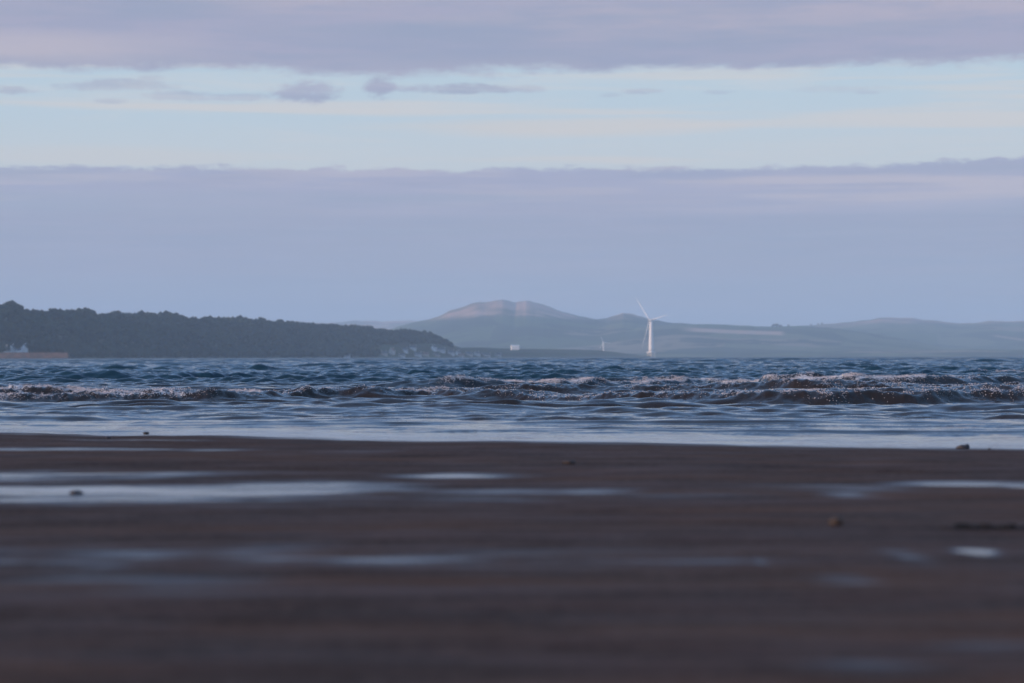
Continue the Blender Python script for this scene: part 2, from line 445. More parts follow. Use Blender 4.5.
hgt = t.m('ADD', hgt, t.m('MULTIPLY', n2, t.m('MULTIPLY', t.smooth(sx.outputs[1], 60, 400), 0.34)))
hgt = t.m('ADD', hgt, t.m('MULTIPLY', n3, t.m('MULTIPLY', t.smooth(sx.outputs[1], 150, 800), 1.6)))
hgt = t.m('ADD', hgt, t.m('MULTIPLY', spk, t.m('MULTIPLY', fm, 0.02)))
bp = t.new('ShaderNodeBump'); bp.inputs['Strength'].default_value = 1.0; bp.inputs['Distance'].default_value = 1.0
t.l.new(hgt, bp.inputs['Height']); t.l.new(bp.outputs[0], b.inputs['Normal'])
V = np.stack([X, Y, Z], -1).reshape(-1, 3)
structure(link('sea', mesh_np('sea', V, grid_faces(*X.shape), mw, {'foam': ('FLOAT', FO)}))); print('sea done', time.process_time())
del V, Z, FO

# ------------------------------------------------------------------ broken foam thrown up along the breakers
def foam_bits():
    P = []; S = []
    while sum(len(p) for p in P) < 85000:
        n = 120000
        tt = rng.uniform(-0.30, 0.30, n); li = rng.integers(0, 4, n)
        yy = np.select([li == q for q in range(4)], [lerp_t(tt, LINES[q]['y']) for q in range(4)]) + rng.uniform(-1.2, 1.5, n)
        xx = tt * yy
        _, f, _r = surf(xx, yy)
        dens = f * (0.25 + 0.75 * sst(fbm(xx * 1.5, yy * 1.8, 201, 3), -0.3, 0.45)) * sst(vn(xx * 11, yy * 7, 211), -0.7, 0.7)
        ok = rng.random(n) < dens * 0.6 * f
        P.append(np.stack([xx[ok], yy[ok]], 1)); S.append(f[ok])
    P = np.concatenate(P)[:85000]
    z, f = sea(P[:, 0], P[:, 1], np.full(len(P), 0.03))
    lift = np.abs(rng.normal(0, 0.009, len(P))) * (0.4 + f)
    size = 0.0018 + 0.0032 * rng.random(len(P)) ** 2
    oc = np.array([(1, 0, 0), (0, 1, 0), (-1, 0, 0), (0, -1, 0), (0, 0, 1), (0, 0, -1)], float)
    of = np.array([(0, 1, 4), (1, 2, 4), (2, 3, 4), (3, 0, 4), (1, 0, 5), (2, 1, 5), (3, 2, 5), (0, 3, 5)])
    jit = 1 + 0.5 * rng.standard_normal((len(P), 6, 1)).clip(-1.3, 1.3) * 0.5
    V = oc[None] * jit * size[:, None, None] * np.array([1.7, 1.2, 0.9])
    V[:, :, 0] += P[:, 0, None]; V[:, :, 1] += P[:, 1, None]; V[:, :, 2] += (z + lift)[:, None]
    Fc = of[None] + (np.arange(len(P)) * 6)[:, None, None]
    return V.reshape(-1, 3), Fc.reshape(-1, 3)
foam_m = material('foam_white', (0.68, 0.62, 0.62), 0.6, 0.4, 0.1, 9.0)
V, Fc = foam_bits()
tag(link('sea_foam', mesh_np('sea_foam', V, Fc, foam_m)), 'speckled pinkish white foam along the crests of the breaking waves', 'foam', None, 'stuff')

print('foam', time.process_time())
# ------------------------------------------------------------------ beach
POOLS = []   # (centre x, centre y, half width, half depth, strength)
def pool(px, py, rx, ry, s):
    c = ground(px, py, 0.10); l = ground(px - rx, py, 0.10)
    n_ = ground(px, py + ry, 0.10); f_ = ground(px, py - ry, 0.10)
    POOLS.append((c.x, (n_.y + f_.y) / 2, abs(c.x - l.x), (f_.y - n_.y) / 2, s))
for a in [(110, 493, 250, 10, 1.1), (290, 490, 150, 8, 1.0), (30, 478, 190, 7, .8), (90, 486, 190, 7, .62), (400, 486, 110, 5, .5), (480, 493, 170, 10, .52), (590, 492, 60, 4, .72), (455, 476, 60, 4, .7),
          (690, 496, 110, 6, .5), (842, 495, 36, 3.5, .78), (800, 490, 130, 6, .45), (960, 484, 75, 3, .85), (1060, 486, 90, 4, .8), (900, 478, 60, 3, .4),
          (60, 449, 120, 1.8, 1.05), (210, 450, 60, 1.6, .7), (350, 451, 70, 1.6, .5), (130, 436, 80, 1.2, .8), (660, 452, 160, 1.6, .35),
          (110, 563, 150, 24, .50), (105, 568, 50, 6, .66), (260, 556, 90, 24, .50), (200, 585, 130, 12, .42), (400, 562, 130, 9, .52), (470, 566, 60, 6, .42), (-30, 560, 100, 15, .5), (560, 560, 240, 20, .30),
          (690, 562, 110, 10, .42), (760, 563, 14, 7, .52), (840, 580, 45, 8, .52), (915, 560, 24, 9, .52), (978, 552, 20, 3.5, 1.0), (600, 560, 60, 12, .35),
          (990, 645, 80, 10, .4), (880, 670, 90, 9, .45), (300, 655, 160, 12, .3)]:
    pool(*a)
def wetness(X, Y):
    W = 0
    wx = 0.10 * fbm(X * 2.3, Y * 1.9, 321, 3) + 0.03 * vn(X * 13, Y * 9, 327); wy = 0.28 * fbm(X * 1.5, Y * 1.9, 331, 4) + 0.05 * vn(X * 9, Y * 9, 337)
    for (cx, cy, rx, ry, s) in POOLS:
        kw = min(1.0, rx * 2.5)
        q = ((X + wx * (1 + rx) * kw - cx) / rx) ** 2 + ((Y + wy * min(1.0, 1.1 * ry) * kw - cy) / ry) ** 2
        W = np.maximum(W, s * np.exp(-q * 0.8))
    n = 0.34 * fbm(X * 1.3, Y * 2.6, 301, 4, 0.55) + 0.42 * fbm(X * 2.2, Y * 9, 305, 4, 0.6)
    W = W + n * (0.50 + 0.80 * W)
    edge = sst(Y - shore(X), -2.8, -0.1) * 0.62
    W = np.maximum(W, edge + 0.55 * fbm(X * 0.8, Y * 2.4, 311, 4) * (edge > 0.02))
    return np.clip(W, 0, 1.2)
def sand_z(X, Y, W):
    s = shore(X) - Y
    z = 0.024 * s
    z = np.where(z > 0.07, 0.07 + 0.035 * np.tanh((z - 0.07) / 0.035), z)
    z = np.maximum(z, -2.5)
    land = sst(s, -0.5, 1.5)
    und = 0.012 * fbm(X * 0.5, Y * 0.9, 401, 3) + 0.0075 * fbm(X * 1.4, Y * 4.5, 411, 3) + 0.0022 * fbm(X * 5, Y * 17, 421, 2)
    return z + und * land * (1 - 0.93 * np.clip(W * 1.3, 0, 1)) - 0.006 * np.clip(W, 0, 1) * land
tB = tcols(0.24, 2.5 / F, 0.5, 8 / F, 20.0, 50)
yb = np.concatenate([np.linspace(-60, -2, 30), np.arange(-1.5, 2.0, 0.1), np.arange(2.0, 20.0, 0.016), np.arange(20.2, 40, 0.4), 40 * (31000 / 40) ** np.linspace(0, 1, 60)])
wB = np.maximum(yb + 0.6, 2.5)
X = tB[None, :] * wB[:, None]; Y = np.broadcast_to(yb[:, None], X.shape)
X = np.where((Y > 25) & (np.abs(X) > Y * 3), np.sign(X) * Y * 3, X)
X = np.clip(X, -36000, 36000)
W = wetness(X, Y); Z = sand_z(X, Y, W)
ms = bpy.data.materials.new('wet_sand'); ms.use_nodes = True
t = NT(ms.node_tree); b = t.n['Principled BSDF']
geo = t.new('ShaderNodeNewGeometry'); pos = geo.outputs['Position']
wa = t.new('ShaderNodeAttribute', attribute_name='wet')
wf = wa.outputs['Fac']
mp = t.new('ShaderNodeMapping'); t.l.new(pos, mp.inputs[0]); mp.inputs['Scale'].default_value = (0.45, 2.2, 1.0)
g1 = t.noise(mp.outputs[0], 1.3, 5, 0.6)
g2 = t.noise(pos, 160, 3, 0.7)
g3 = t.noise(mp.outputs[0], 3.1, 4, 0.6)
g4 = t.noise(mp.outputs[0], 0.8, 3, 0.5)
c = t.mix(t.smooth(g1, 0.40, 0.60), (0.108, 0.068, 0.059), (0.074, 0.042, 0.033))
c = t.mix(t.smooth(g3, 0.48, 0.60, 0.0, 0.8), c, (0.036, 0.021, 0.016))
c = t.mix(t.smooth(g4, 0.50, 0.60, 0.0, 0.85), c, (0.110, 0.056, 0.036))
mpf = t.new('ShaderNodeMapping'); t.l.new(pos, mpf.inputs[0]); mpf.inputs['Scale'].default_value = (1.3, 8.5, 1.0)
g6 = t.noise(mpf.outputs[0], 1.0, 5, 0.65, 0.4)
c = t.mix(t.smooth(g6, 0.46, 0.62, 0.0, 0.75), c, (0.024, 0.015, 0.012))
c = t.mix(t.smooth(g6, 0.40, 0.30, 0.0, 0.7), c, (0.18, 0.110, 0.086))
c = t.mix(t.smooth(t.noise(pos, 34, 3, 0.7), 0.42, 0.62, 0.0, 0.42), c, (0.14, 0.090, 0.070))
c = t.mix(t.smooth(g2, 0.3, 0.7, 0.0, 0.35), c, (0.085, 0.055, 0.040))
c = t.mix(t.smooth(wf, 0.3, 0.8, 0.0, 0.6), c, (0.030, 0.026, 0.028))
t.l.new(c, b.inputs['Base Color'])
g7 = t.noise(mpf.outputs[0], 0.7, 5, 0.7, 0.5)
t.l.new(t.m('ADD', t.smooth(wf, 0.30, 0.95, 0.60, 0.06), t.smooth(g7, 0.42, 0.62, 0.0, 0.26)), b.inputs['Roughness'])
b.inputs['IOR'].default_value = 1.333
t.l.new(t.smooth(wf, 0.18, 0.85, 0.035, 0.5), b.inputs['Specular IOR Level'])
g5 = t.noise(pos, 38, 4, 0.65)
bp = t.new('ShaderNodeBump'); bp.inputs['Distance'].default_value = 0.004
t.l.new(t.smooth(wf, 0.45, 0.9, 1.0, 0.06), bp.inputs['Strength'])
t.l.new(t.m('ADD', g5, t.m('MULTIPLY', g2, 0.4)), bp.inputs['Height']); t.l.new(bp.outputs[0], b.inputs['Normal'])
V = np.stack([X, Y, Z], -1).reshape(-1, 3)
structure(link('beach', mesh_np('beach', V, grid_faces(*X.shape), ms, {'wet': ('FLOAT', W)})))
print('beach', time.process_time())
def sand_at(x, y):
    a = np.array([x]); c_ = np.array([y])
    return float(sand_z(a, c_, wetness(a, c_))[0])

# ------------------------------------------------------------------ far hills
def prof(px, pts): return np.interp(px, [p[0] for p in pts], [p[1] for p in pts])
def horizon_row(px): return 358.25 - 2.1 * px / 1024.0
# skyline of each ridge in rows of the photograph, turned into metres at the ridge's own distance
RIDGES = [
    dict(d=19500, w=3500, p=[(-900, 330), (-300, 325), (0, 324), (330, 322.5), (350, 320.5), (380, 321.5), (410, 321), (430, 323), (470, 330), (560, 345), (600, 358), (4000, 358)]),
    dict(d=13500, w=3300, p=[(-2000, 358), (330, 358), (370, 340), (395, 328), (412, 324), (430, 320), (445, 315), (462, 309), (475, 304.5), (490, 303.2), (503, 301.4), (515, 304.8), (526, 302.3), (538, 304.4), (550, 308), (562, 313),
                            (580, 318), (597, 320.5), (606, 320), (614, 317), (624, 315), (634, 316.5), (648, 320.5), (665, 324), (700, 327), (760, 340), (820, 358), (4000, 358)]),
    dict(d=12500, w=2600, p=[(-2000, 358), (560, 358), (640, 330), (680, 326), (700, 326.5), (740, 328.5), (772, 330.5), (800, 330), (830, 334), (900, 346), (960, 358), (4000, 358)]),
    dict(d=15500, w=3600, p=[(-2000, 358), (660, 358), (760, 331), (790, 329), (815, 326.5), (840, 324), (868, 321), (890, 319), (905, 319.5), (930, 321.5), (958, 324.5), (975, 324.5), (990, 322.5), (1010, 323), (1040, 323), (1150, 328), (1300, 322), (1600, 330), (2500, 335)]),
]
def hills_z(px, Dm):
    z = np.full(Dm.shape, -3.0)
    hr = horizon_row(px)
    for i, R in enumerate(RIDGES):
        H = np.maximum(hr - prof(px, R['p']), 0) / F * R['d']
        H = H * (1 + 0.025 * fbm(px / 11.0, 0 * px, 500 + i, 4))
        s = (Dm - R['d'])
        sh = np.where(s < 0, 0.5 + 0.5 * np.cos(np.pi * np.clip(-s / R['w'], 0, 1)), np.exp(-(s / 2500.0) ** 2))
        z = np.maximum(z, H * sh - 1)
    Xm = (px - 512) / F * Dm
    # rolling farmland in front
    land = sst(Dm, 8600, 9800) * (1 - sst(Dm, 17000, 26000))
    edge = sst(px, 380, 470)
    z = z + land * edge * (10 + 26 * sst(Dm, 8600, 11500) + 11 * fbm(Xm / 900, Dm / 900, 540, 4)) * (1 - 0.75 * sst(z, 60, 200))
    z = z + sst(z, 30, 120) * 9 * fbm(Xm / 420, Dm / 700, 560, 4)
    return z
pxc = np.concatenate([np.linspace(-2200, -60, 60), np.arange(-55, 1085, 1.6), np.linspace(1090, 3200, 60)])
dr = np.concatenate([np.linspace(8200, 12500, 110), np.linspace(12540, 16500, 110), np.linspace(16600, 24000, 40)])
PX, DM = np.meshgrid(pxc, dr)
ZH = hills_z(PX, DM)
XH = (PX - 512) / F * DM
mh = bpy.data.materials.new('hill_fields'); mh.use_nodes = True
t = NT(mh.node_tree); b = t.n['Principled BSDF']
b.inputs['Roughness'].default_value = 0.95; b.inputs['Specular IOR Level'].default_value = 0.1
geo = t.new('ShaderNodeNewGeometry'); pos = geo.outputs['Position']
sx = t.new('ShaderNodeSeparateXYZ'); t.l.new(pos, sx.inputs[0])
mpv = t.new('ShaderNodeMapping'); t.l.new(pos, mpv.inputs[0]); mpv.inputs['Scale'].default_value = (1 / 420, 1 / 650, 0.0)
vo = t.new('ShaderNodeTexVoronoi'); t.l.new(mpv.outputs[0], vo.inputs['Vector']); vo.inputs['Scale'].default_value = 1.0
vs = t.new('ShaderNodeSeparateColor'); t.l.new(vo.outputs['Color'], vs.inputs[0])
fld = t.ramp(vs.outputs[0], [(0.0, (0.04, 0.055, 0.025)), (0.35, (0.07, 0.095, 0.035)), (0.6, (0.12, 0.13, 0.06)), (0.8, (0.22, 0.17, 0.10)), (1.0, (0.13, 0.10, 0.07))])
fld.node.color_ramp.interpolation = 'CONSTANT'
nn = t.noise(pos, 1 / 260, 5, 0.6)
fld = t.mix(t.smooth(nn, 0.52, 0.60), fld, (0.025, 0.035, 0.018))
sunlit_moor = t.mix(t.smooth(t.noise(pos, 1 / 380, 4, 0.6), 0.4, 0.6), (0.54, 0.33, 0.24), (0.16, 0.13, 0.075))  # summit moor; pale pink patches put low sunlight into the colour
cc = t.mix(t.smooth(t.m('ADD', sx.outputs[2], t.m('MULTIPLY', nn, 60)), 215, 250), fld, sunlit_moor)
st_ = t.new('ShaderNodeAttribute', attribute_name='stubble')
cc = t.mix(st_.outputs['Fac'], cc, (0.52, 0.34, 0.23))
t.l.new(cc, b.inputs['Base Color'])
# harvested fields on the slope behind the turbine
rowp = horizon_row(PX) - (ZH - CAMZ) / DM * F
c0 = prof(PX, [(640, 326), (690, 329), (740, 331.5), (790, 333), (830, 335)])
STB = (1 - sst(np.abs(rowp - c0 - 0.6), 1.3, 2.4)) * sst(PX, 676, 700) * (1 - sst(PX, 779, 787)) * (DM < 12400)
c1 = prof(PX, [(990, 335), (1024, 340), (1080, 344)])
STB = np.maximum(STB, 0.6 * (1 - sst(np.abs(rowp - c1), .6, 1.3)) * sst(PX, 988, 1000) * (DM < 15500))
V = np.stack([XH, DM, ZH], -1).reshape(-1, 3)
structure(link('hills', mesh_np('hills', V, grid_faces(*XH.shape), mh, {'stubble': ('FLOAT', STB)})))

# ------------------------------------------------------------------ wooded headland
SKY_T = [(-700, 312), (-300, 306), (0, 306), (10, 305.5), (20, 310), (26, 312), (45, 313), (60, 311), (88, 312.5), (98, 315.5), (120, 315), (165, 315), (182, 317.5), (200, 319), (230, 319), (256, 320.5), (290, 323),
         (330, 326), (345, 327), (360, 328.5), (385, 330.5), (400, 331.5), (430, 334), (440, 338), (450, 342.5), (462, 347), (480, 348.5), (500, 349.5), (540, 350), (570, 350.3), (600, 351.2), (618, 353.3), (640, 356.2), (670, 358), (900, 360)]
def head_d(px): return np.interp(px, [-700, 0, 450, 640, 900], [3000, 3500, 5200, 7000, 8500])   # shore distance
def tree_h(px): return np.interp(px, [-700, 430, 450, 480, 640], [13, 11, 7, 0, 0])
def head_z(px, s):               # s: metres inland from the headland's shore
    D = head_d(px) + 330
    top_z = np.maximum((horizon_row(px) - prof(px, SKY_T)) / F * D - tree_h(px), -3)
    n = 1 + 0.05 * fbm(px / 14, s / 90, 600, 3)
    up_ = sst(s, -10, 330) * 0.75 + 0.25 * sst(s, 40, 120)
    dn = 1 - 0.8 * sst(s, 420, 900)
    z = -1.5 + (top_z + 1.5) * up_ * dn * n + 3.0 * sst(s, 0, 25)* (top_z > 0)
    return np.maximum(z, -3 + 10.2 * sst(s, -22, -8) * (1 - sst(px, 62, 66)))
pxh = np.concatenate([np.linspace(-1200, -60, 40), np.arange(-56, 700, 2.0), np.linspace(705, 900, 12)])
sg = np.concatenate([np.linspace(-60, 450, 60), np.linspace(470, 1400, 20)])
PX, SG = np.meshgrid(pxh, sg)
DH = head_d(PX) + SG; XHd = (PX - 512) / F * DH; ZHd = head_z(PX, SG)
grass_m = material('headland_grass', (0.05, 0.06, 0.03), 0.95, 0.1, 0.3, 0.02, (0.075, 0.06, 0.04))
structure(link('headland', mesh_np('headland', np.stack([XHd, DH, ZHd], -1).reshape(-1, 3), grid_faces(*PX.shape), grass_m)))

leaf_m = material('woodland_leaves', (0.022, 0.030, 0.018), 0.9, 0.05, 0.35, 0.02, (0.006, 0.013, 0.011))
bark_m = material('bark', (0.06, 0.045, 0.035), 0.9, 0.2, 0.2, 1.0)
import bmesh
def ico(sub):
    bm = bmesh.new(); bmesh.ops.create_icosphere(bm, subdivisions=sub, radius=1.0)
    v = np.array([x.co[:] for x in bm.verts]); f = np.array([[q.index for q in x.verts] for x in bm.faces]); bm.free()
    return v, f
I1, F1 = ico(1); I2, F2 = ico(2)
def woodland():
    Vs = []; Fs = []; base = 0
    pts = []
    for _ in range(9800):
        px = random.uniform(-230, 452) if random.random() < 0.93 else random.uniform(-600, -230)
        s = random.random() ** 1.15 * 400 + 10
        pts.append((px, s))
    PXa = np.array([p[0] for p in pts]); SA = np.array([p[1] for p in pts])
    HZ = head_z(PXa, SA); TH = tree_h(PXa); HDs = head_d(PXa); BIG = vn(PXa / 9.0, SA / 90, 700)
    for i_, (px, s) in enumerate(pts):
        if 8 < px and px < 34 and s < 70: continue
        if px > 378 and s < 110 + (px - 378) * 1.2: continue
        d = HDs[i_] + s; x = (px - 512) / F * d
        z = HZ[i_]
        th_ = TH[i_] * random.uniform(0.72, 1.18) * (1.25 if BIG[i_] > 0.45 else 1.0)
        rr = random.uniform(4.0, 6.6)
        nl = 3
        for q in range(nl):
            ang = random.uniform(0, 6.283); off = rr * 0.5 * (0 if q == 0 else 1)
            r_ = rr * (0.85 if q == 0 else random.uniform(0.45, 0.7))
            jit = 1 + 0.22 * rng.standard_normal((len(I1), 1)).clip(-1.5, 1.5)
            cz = z + th_ - r_ * 0.9 - (0 if q == 0 else random.uniform(0, th_ * 0.45))
            v = I1 * jit * np.array([r_, r_, r_ * random.uniform(0.8, 1.15)]) + np.array([x + off * math.cos(ang), d + off * math.sin(ang), cz])
            Vs.append(v); Fs.append(F1 + base); base += len(v)
    return np.concatenate(Vs), np.concatenate(Fs)
V, Fc = woodland()
tag(link('woodland', mesh_np('woodland', V, Fc, leaf_m, None, False)), 'dark far-off wood covering the long headland on the left', 'woodland', None, 'stuff')

print('wood', time.process_time())
# ------------------------------------------------------------------ single trees
def make_tree(name, loc, h, r, seed):
    rg = np.random.default_rng(seed)
    root = empty(name, loc)
    mb = MB(); mb.cyl((0, 0, -1), (0.2, 0, h * 0.55), h * 0.035, h * 0.018, 8)
    for k in range(4):
        a = k * 1.6 + rg.random(); mb.cyl((0.1, 0, h * (0.3 + 0.06 * k)), (math.cos(a) * r * 0.6, math.sin(a) * r * 0.6, h * (0.55 + 0.07 * k)), h * 0.013, h * 0.006, 6)
    mb.build('trunk', bark_m, root)
    Vs = []; Fs = []; base = 0
    for k in range(26):
        a = rg.uniform(0, 6.283); q = rg.uniform(0, 1) ** 0.6; zz = rg.uniform(-0.8, 1)
        w_ = math.sqrt(max(0.05, 1 - zz * zz)) * q
        c = np.array([math.cos(a) * w_ * r, math.sin(a) * w_ * r, h * 0.66 + zz * h * 0.30])
        s_ = r * rg.uniform(0.22, 0.42)
        v = I1 * (1 + 0.25 * rg.standard_normal((len(I1), 1)).clip(-1.5, 1.5)) * s_ + c
        Vs.append(v); Fs.append(F1 + base); base += len(v)
    me = mesh_np('crown', np.concatenate(Vs), np.concatenate(Fs), leaf_m, None, False)
    link('crown', me, root)
    return root

# ------------------------------------------------------------------ houses
plaster = [material('plaster_white', (0.84, 0.82, 0.80), 0.85, 0.3, 0.06, 0.5), material('plaster_grey', (0.70, 0.67, 0.64), 0.9, 0.3, 0.1, 0.5), material('sandstone', (0.60, 0.52, 0.45), 0.9, 0.3, 0.12, 0.5)]
slate = material('roof_slate', (0.09, 0.09, 0.10), 0.7, 0.4, 0.15, 0.8)
tile = material('roof_tile', (0.22, 0.11, 0.075), 0.85, 0.3, 0.15, 0.8)
glass = material('window_glass', (0.03, 0.035, 0.045), 0.1, 0.6, 0.1, 1.0)
wood_d = material('painted_door', (0.10, 0.12, 0.14), 0.6, 0.4, 0.1, 1.0)
def make_house(loc, rz, wdt, dep, eave, ridge, wall_m, roof_m, label, group, storeys=1, name='house', cat='house', chim=True, gable_front=False):
    root = empty(name, loc, rz)
    tag(root, label, cat, group)
    a, c, e, g = wdt / 2, dep / 2, eave, ridge
    mb = MB()
    mb.add([(-a, -c, -3), (a, -c, -3), (a, c, -3), (-a, c, -3), (-a, -c, e), (a, -c, e), (a, c, e), (-a, c, e), (-a, 0, g), (a, 0, g)],
           [(0, 1, 5, 4), (2, 3, 7, 6), (1, 2, 6, 9, 5), (3, 0, 4, 8, 7), (4, 5, 9, 8), (6, 7, 8, 9), (3, 2, 1, 0)])
    mb.build('wall', wall_m, root)
    o, th_ = 0.35, 0.22
    sl = (g - e) / c
    rb = MB()
    for sgn in (-1, 1):
        y0, z0 = sgn * (c + o), e - sl * o + 0.03
        vs = [(-a - o, y0, z0), (a + o, y0, z0), (a + o, 0, g + 0.03), (-a - o, 0, g + 0.03)]
        vs += [(v[0], v[1], v[2] + th_) for v in vs]
        rb.add(vs, [(0, 3, 2, 1), (4, 5, 6, 7), (0, 1, 5, 4), (1, 2, 6, 5), (2, 3, 7, 6), (3, 0, 4, 7)])
    roof = rb.build('roof', roof_m, root)
    if chim:
        for sx_ in ((-1, 1) if wdt > 11 else (1,)):
            MB().box((sx_ * (a - 0.7), 0, g + 0.8), (0.9, 0.9, 2.4)).build('chimney', wall_m, roof)
    n = max(2, int(wdt / 3.2))
    for fl in range(storeys):
        zc = 1.5 + fl * (eave - 0.6) / max(storeys, 1)
        for k in range(n):
            xk = -a + (k + 0.5) * wdt / n
            if fl == 0 and k == n // 2:
                MB().box((xk, -c - 0.03, 1.05), (1.0, 0.12, 2.1)).build('door', wood_d, root); continue
            MB().box((xk, -c - 0.02, zc), (1.1, 0.1, 1.3)).build('window', glass, root)
    return root
# px centre, base row, width px, height px to ridge, wall, roof, storeys, turn, label
def hinfo(px, s):
    d = float(head_d(px)) + s
    return Vector(((px - 512) / F * d, d, float(head_z(np.array([float(px)]), np.array([float(s)]))[0])))
HOUSES = [
    (2, 30, 15, 7.0, 11.4, 0, 0, 2, 0.1, 'white house cut by the left edge above the red harbour wall'),
    (12, 45, 10, 6.8, 13.0, 0, 0, 2, 1.45, 'white gabled house second from the left above the harbour wall'),
    (18.2, 22, 9, 5.2, 7.6, 0, 0, 1, 0.0, 'low white cottage between two gabled houses above the harbour wall'),
    (24.5, 42, 9.5, 8.6, 14.5, 0, 0, 2, 1.5, 'tall narrow white gable nearest the dark wood at the harbour'),
    (7, 8, 12, 4.2, 5.6, 1, 0, 1, 0.0, 'low grey shed standing right behind the harbour wall'),
    (384, 45, 12, 5.2, 9.4, 2, 0, 2, 0.5, 'stone house at the left end of the shore village'),
    (392, 62, 15, 6.8, 12.0, 2, 1, 2, 1.2, 'large gabled stone house, tallest at the left of the shore village'),
    (402, 22, 13, 3.0, 5.6, 1, 0, 1, 0.0, 'low grey cottage at the water below the stone houses'),
    (405, 75, 11, 5.0, 9.0, 1, 0, 2, 0.3, 'grey house in the trees above the low shore cottage'),
    (413, 92, 14, 5.2, 9.0, 1, 0, 2, 0.0, 'grey house on the slope in the middle of the village'),
    (418, 30, 14, 4.8, 8.4, 1, 0, 2, 0.2, 'grey two storey house on the shore in mid village'),
    (426, 32, 12, 4.6, 8.0, 2, 1, 1, -0.1, 'tile roofed stone house on the shore beside the grey one'),
    (434, 96, 13, 6.0, 10.0, 0, 0, 2, 1.1, 'white gabled house high on the slope at the wood edge'),
    (441, 88, 18, 5.0, 8.6, 1, 0, 2, 0.1, 'long pale house below the end of the wood'),
    (437, 34, 12, 3.0, 6.0, 2, 0, 1, 0.0, 'low stone cottage on the shore under the long pale house'),
    (451, 70, 14, 5.2, 9.0, 1, 0, 2, 0.25, 'grey house just past the end of the wood'),
    (458, 60, 12, 6.2, 10.5, 0, 0, 2, 1.2, 'pale gabled house right of the wood end'),
    (461, 25, 14, 3.2, 6.0, 2, 1, 1, 0.0, 'tile roofed cottage on the shore right of the wood'),
    (469, 60, 15, 5.0, 8.6, 2, 0, 2, -0.1, 'brown stone house in the row beyond the wood'),
    (477, 55, 14, 5.6, 9.6, 1, 0, 2, 0.9, 'grey gabled house near the end of the row beyond the wood'),
    (486, 50, 20, 3.4, 6.4, 2, 0, 1, 0.0, 'long low stone terrace at the right of the village'),
    (498, 45, 14, 3.2, 6.0, 1, 0, 1, 0.0, 'last low cottage before the bright white warehouse'),
    (345, 14, 20, 2.4, 4.2, 0, 0, 1, 0.0, 'long low pale boathouse at the foot of the dark wood'),
]
for (px, s, wd, ev, rg_, wm, rm, stv, rz, lab) in HOUSES:
    make_house(hinfo(px, s), rz, wd, wd * 0.6 if wd > 11 else 8, ev, rg_, plaster[wm], (slate, tile)[rm], lab, 'houses along the far shore', stv)
wh = hinfo(515, 90)
hse = make_house((wh.x, wh.y, (at(515, 348.6, wh.y)).z), 0.15, 19, 14, 6.5, 8.8, material('bright_cladding', (0.85, 0.83, 0.78), 0.6, 0.4, 0.03, 0.5), material('pale_roof', (0.7, 0.68, 0.64), 0.6, 0.4, 0.05, 0.5),
                 'bright white warehouse alone on the low point', None, 1, 'warehouse', 'building', False)
# trees by the harbour houses
for i, (px, s, h, r, lab) in enumerate([(5.5, 60, 12, 4.0, 'dark tree left of the second white harbour house'), (16, 60, 14, 4.2, 'dark tree between the white gables above the harbour wall'),
                                        (21, 70, 16, 4.6, 'tall dark tree behind the tallest harbour gable'), (29.5, 40, 13, 4.5, 'dark tree at the right end of the harbour houses'),
                                        (-3, 65, 15, 5, 'dark tree at the left edge behind the harbour houses'), (10, 85, 17, 5, 'large dark tree behind the harbour houses')]):
    tag(make_tree('tree', hinfo(px, s), h, r, i), lab, 'tree', 'trees around the harbour houses')
for i, (px, d, h, r, lab) in enumerate([(773.5, 12450, 17, 9, 'left tree of the small copse on the hill skyline'), (776.5, 12450, 20, 12, 'middle and tallest tree of the hill skyline copse'), (780.5, 12450, 14, 9, 'right tree of the small skyline copse'),
                                        (788.5, 12450, 12, 7, 'lone tree on the skyline right of the copse'), (811, 15400, 11, 8, 'small tree on the ridge left of the paired ones'), (818, 15400, 10, 8, 'left one of two ridge trees on the right hill'), (822, 15400, 12, 8, 'right one of two ridge trees on the right hill')]):
    x = (px - 512) / F * d
    zz = float(hills_z(np.array([float(px)]), np.array([float(d)]))[0])
    tag(make_tree('tree', (x, d, zz - 2), h, r, 30 + i), lab, 'tree', 'trees on the hill skyline')

# red stone harbour wall
hw = empty('harbour_wall', (at(35, 358, 3380).x, 3380, 0))
tag(hw, 'long low reddish stone harbour wall at the left shore', 'wall')
xl = at(-260, 350, 3380).x - hw.location.x; xr = at(69, 350, 3380).x - hw.location.x
redst = material('red_sandstone', (0.13, 0.085, 0.07), 0.9, 0.2, 0.2, 0.12, (0.085, 0.07, 0.065))
mb = MB()
mb.add([(xl, -9, -3), (xr + 1, -9, -3), (xr + 1, 9, -3), (xl, 9, -3), (xl, -5, 7.2), (xr - 1, -5, 7.2), (xr - 1, 6, 7.2), (xl, 6, 7.2)],
       [(0, 1, 5, 4), (1, 2, 6, 5), (2, 3, 7, 6), (3, 0, 4, 7), (4, 5, 6, 7), (3, 2, 1, 0)])
mb.build('wall_face', redst, hw)
MB().box(((xl + xr) / 2, -4.6, 7.9), (xr - xl - 2.4, 1.0, 1.4)).build('parapet', redst, hw)
MB().box(((xl + xr) / 2 - 4, -9.5, -0.2), (xr - xl, 5.0, 2.6)).build('footing', material('wet_stone', (0.06, 0.045, 0.045), 0.6, 0.4, 0.2, 0.3), hw)

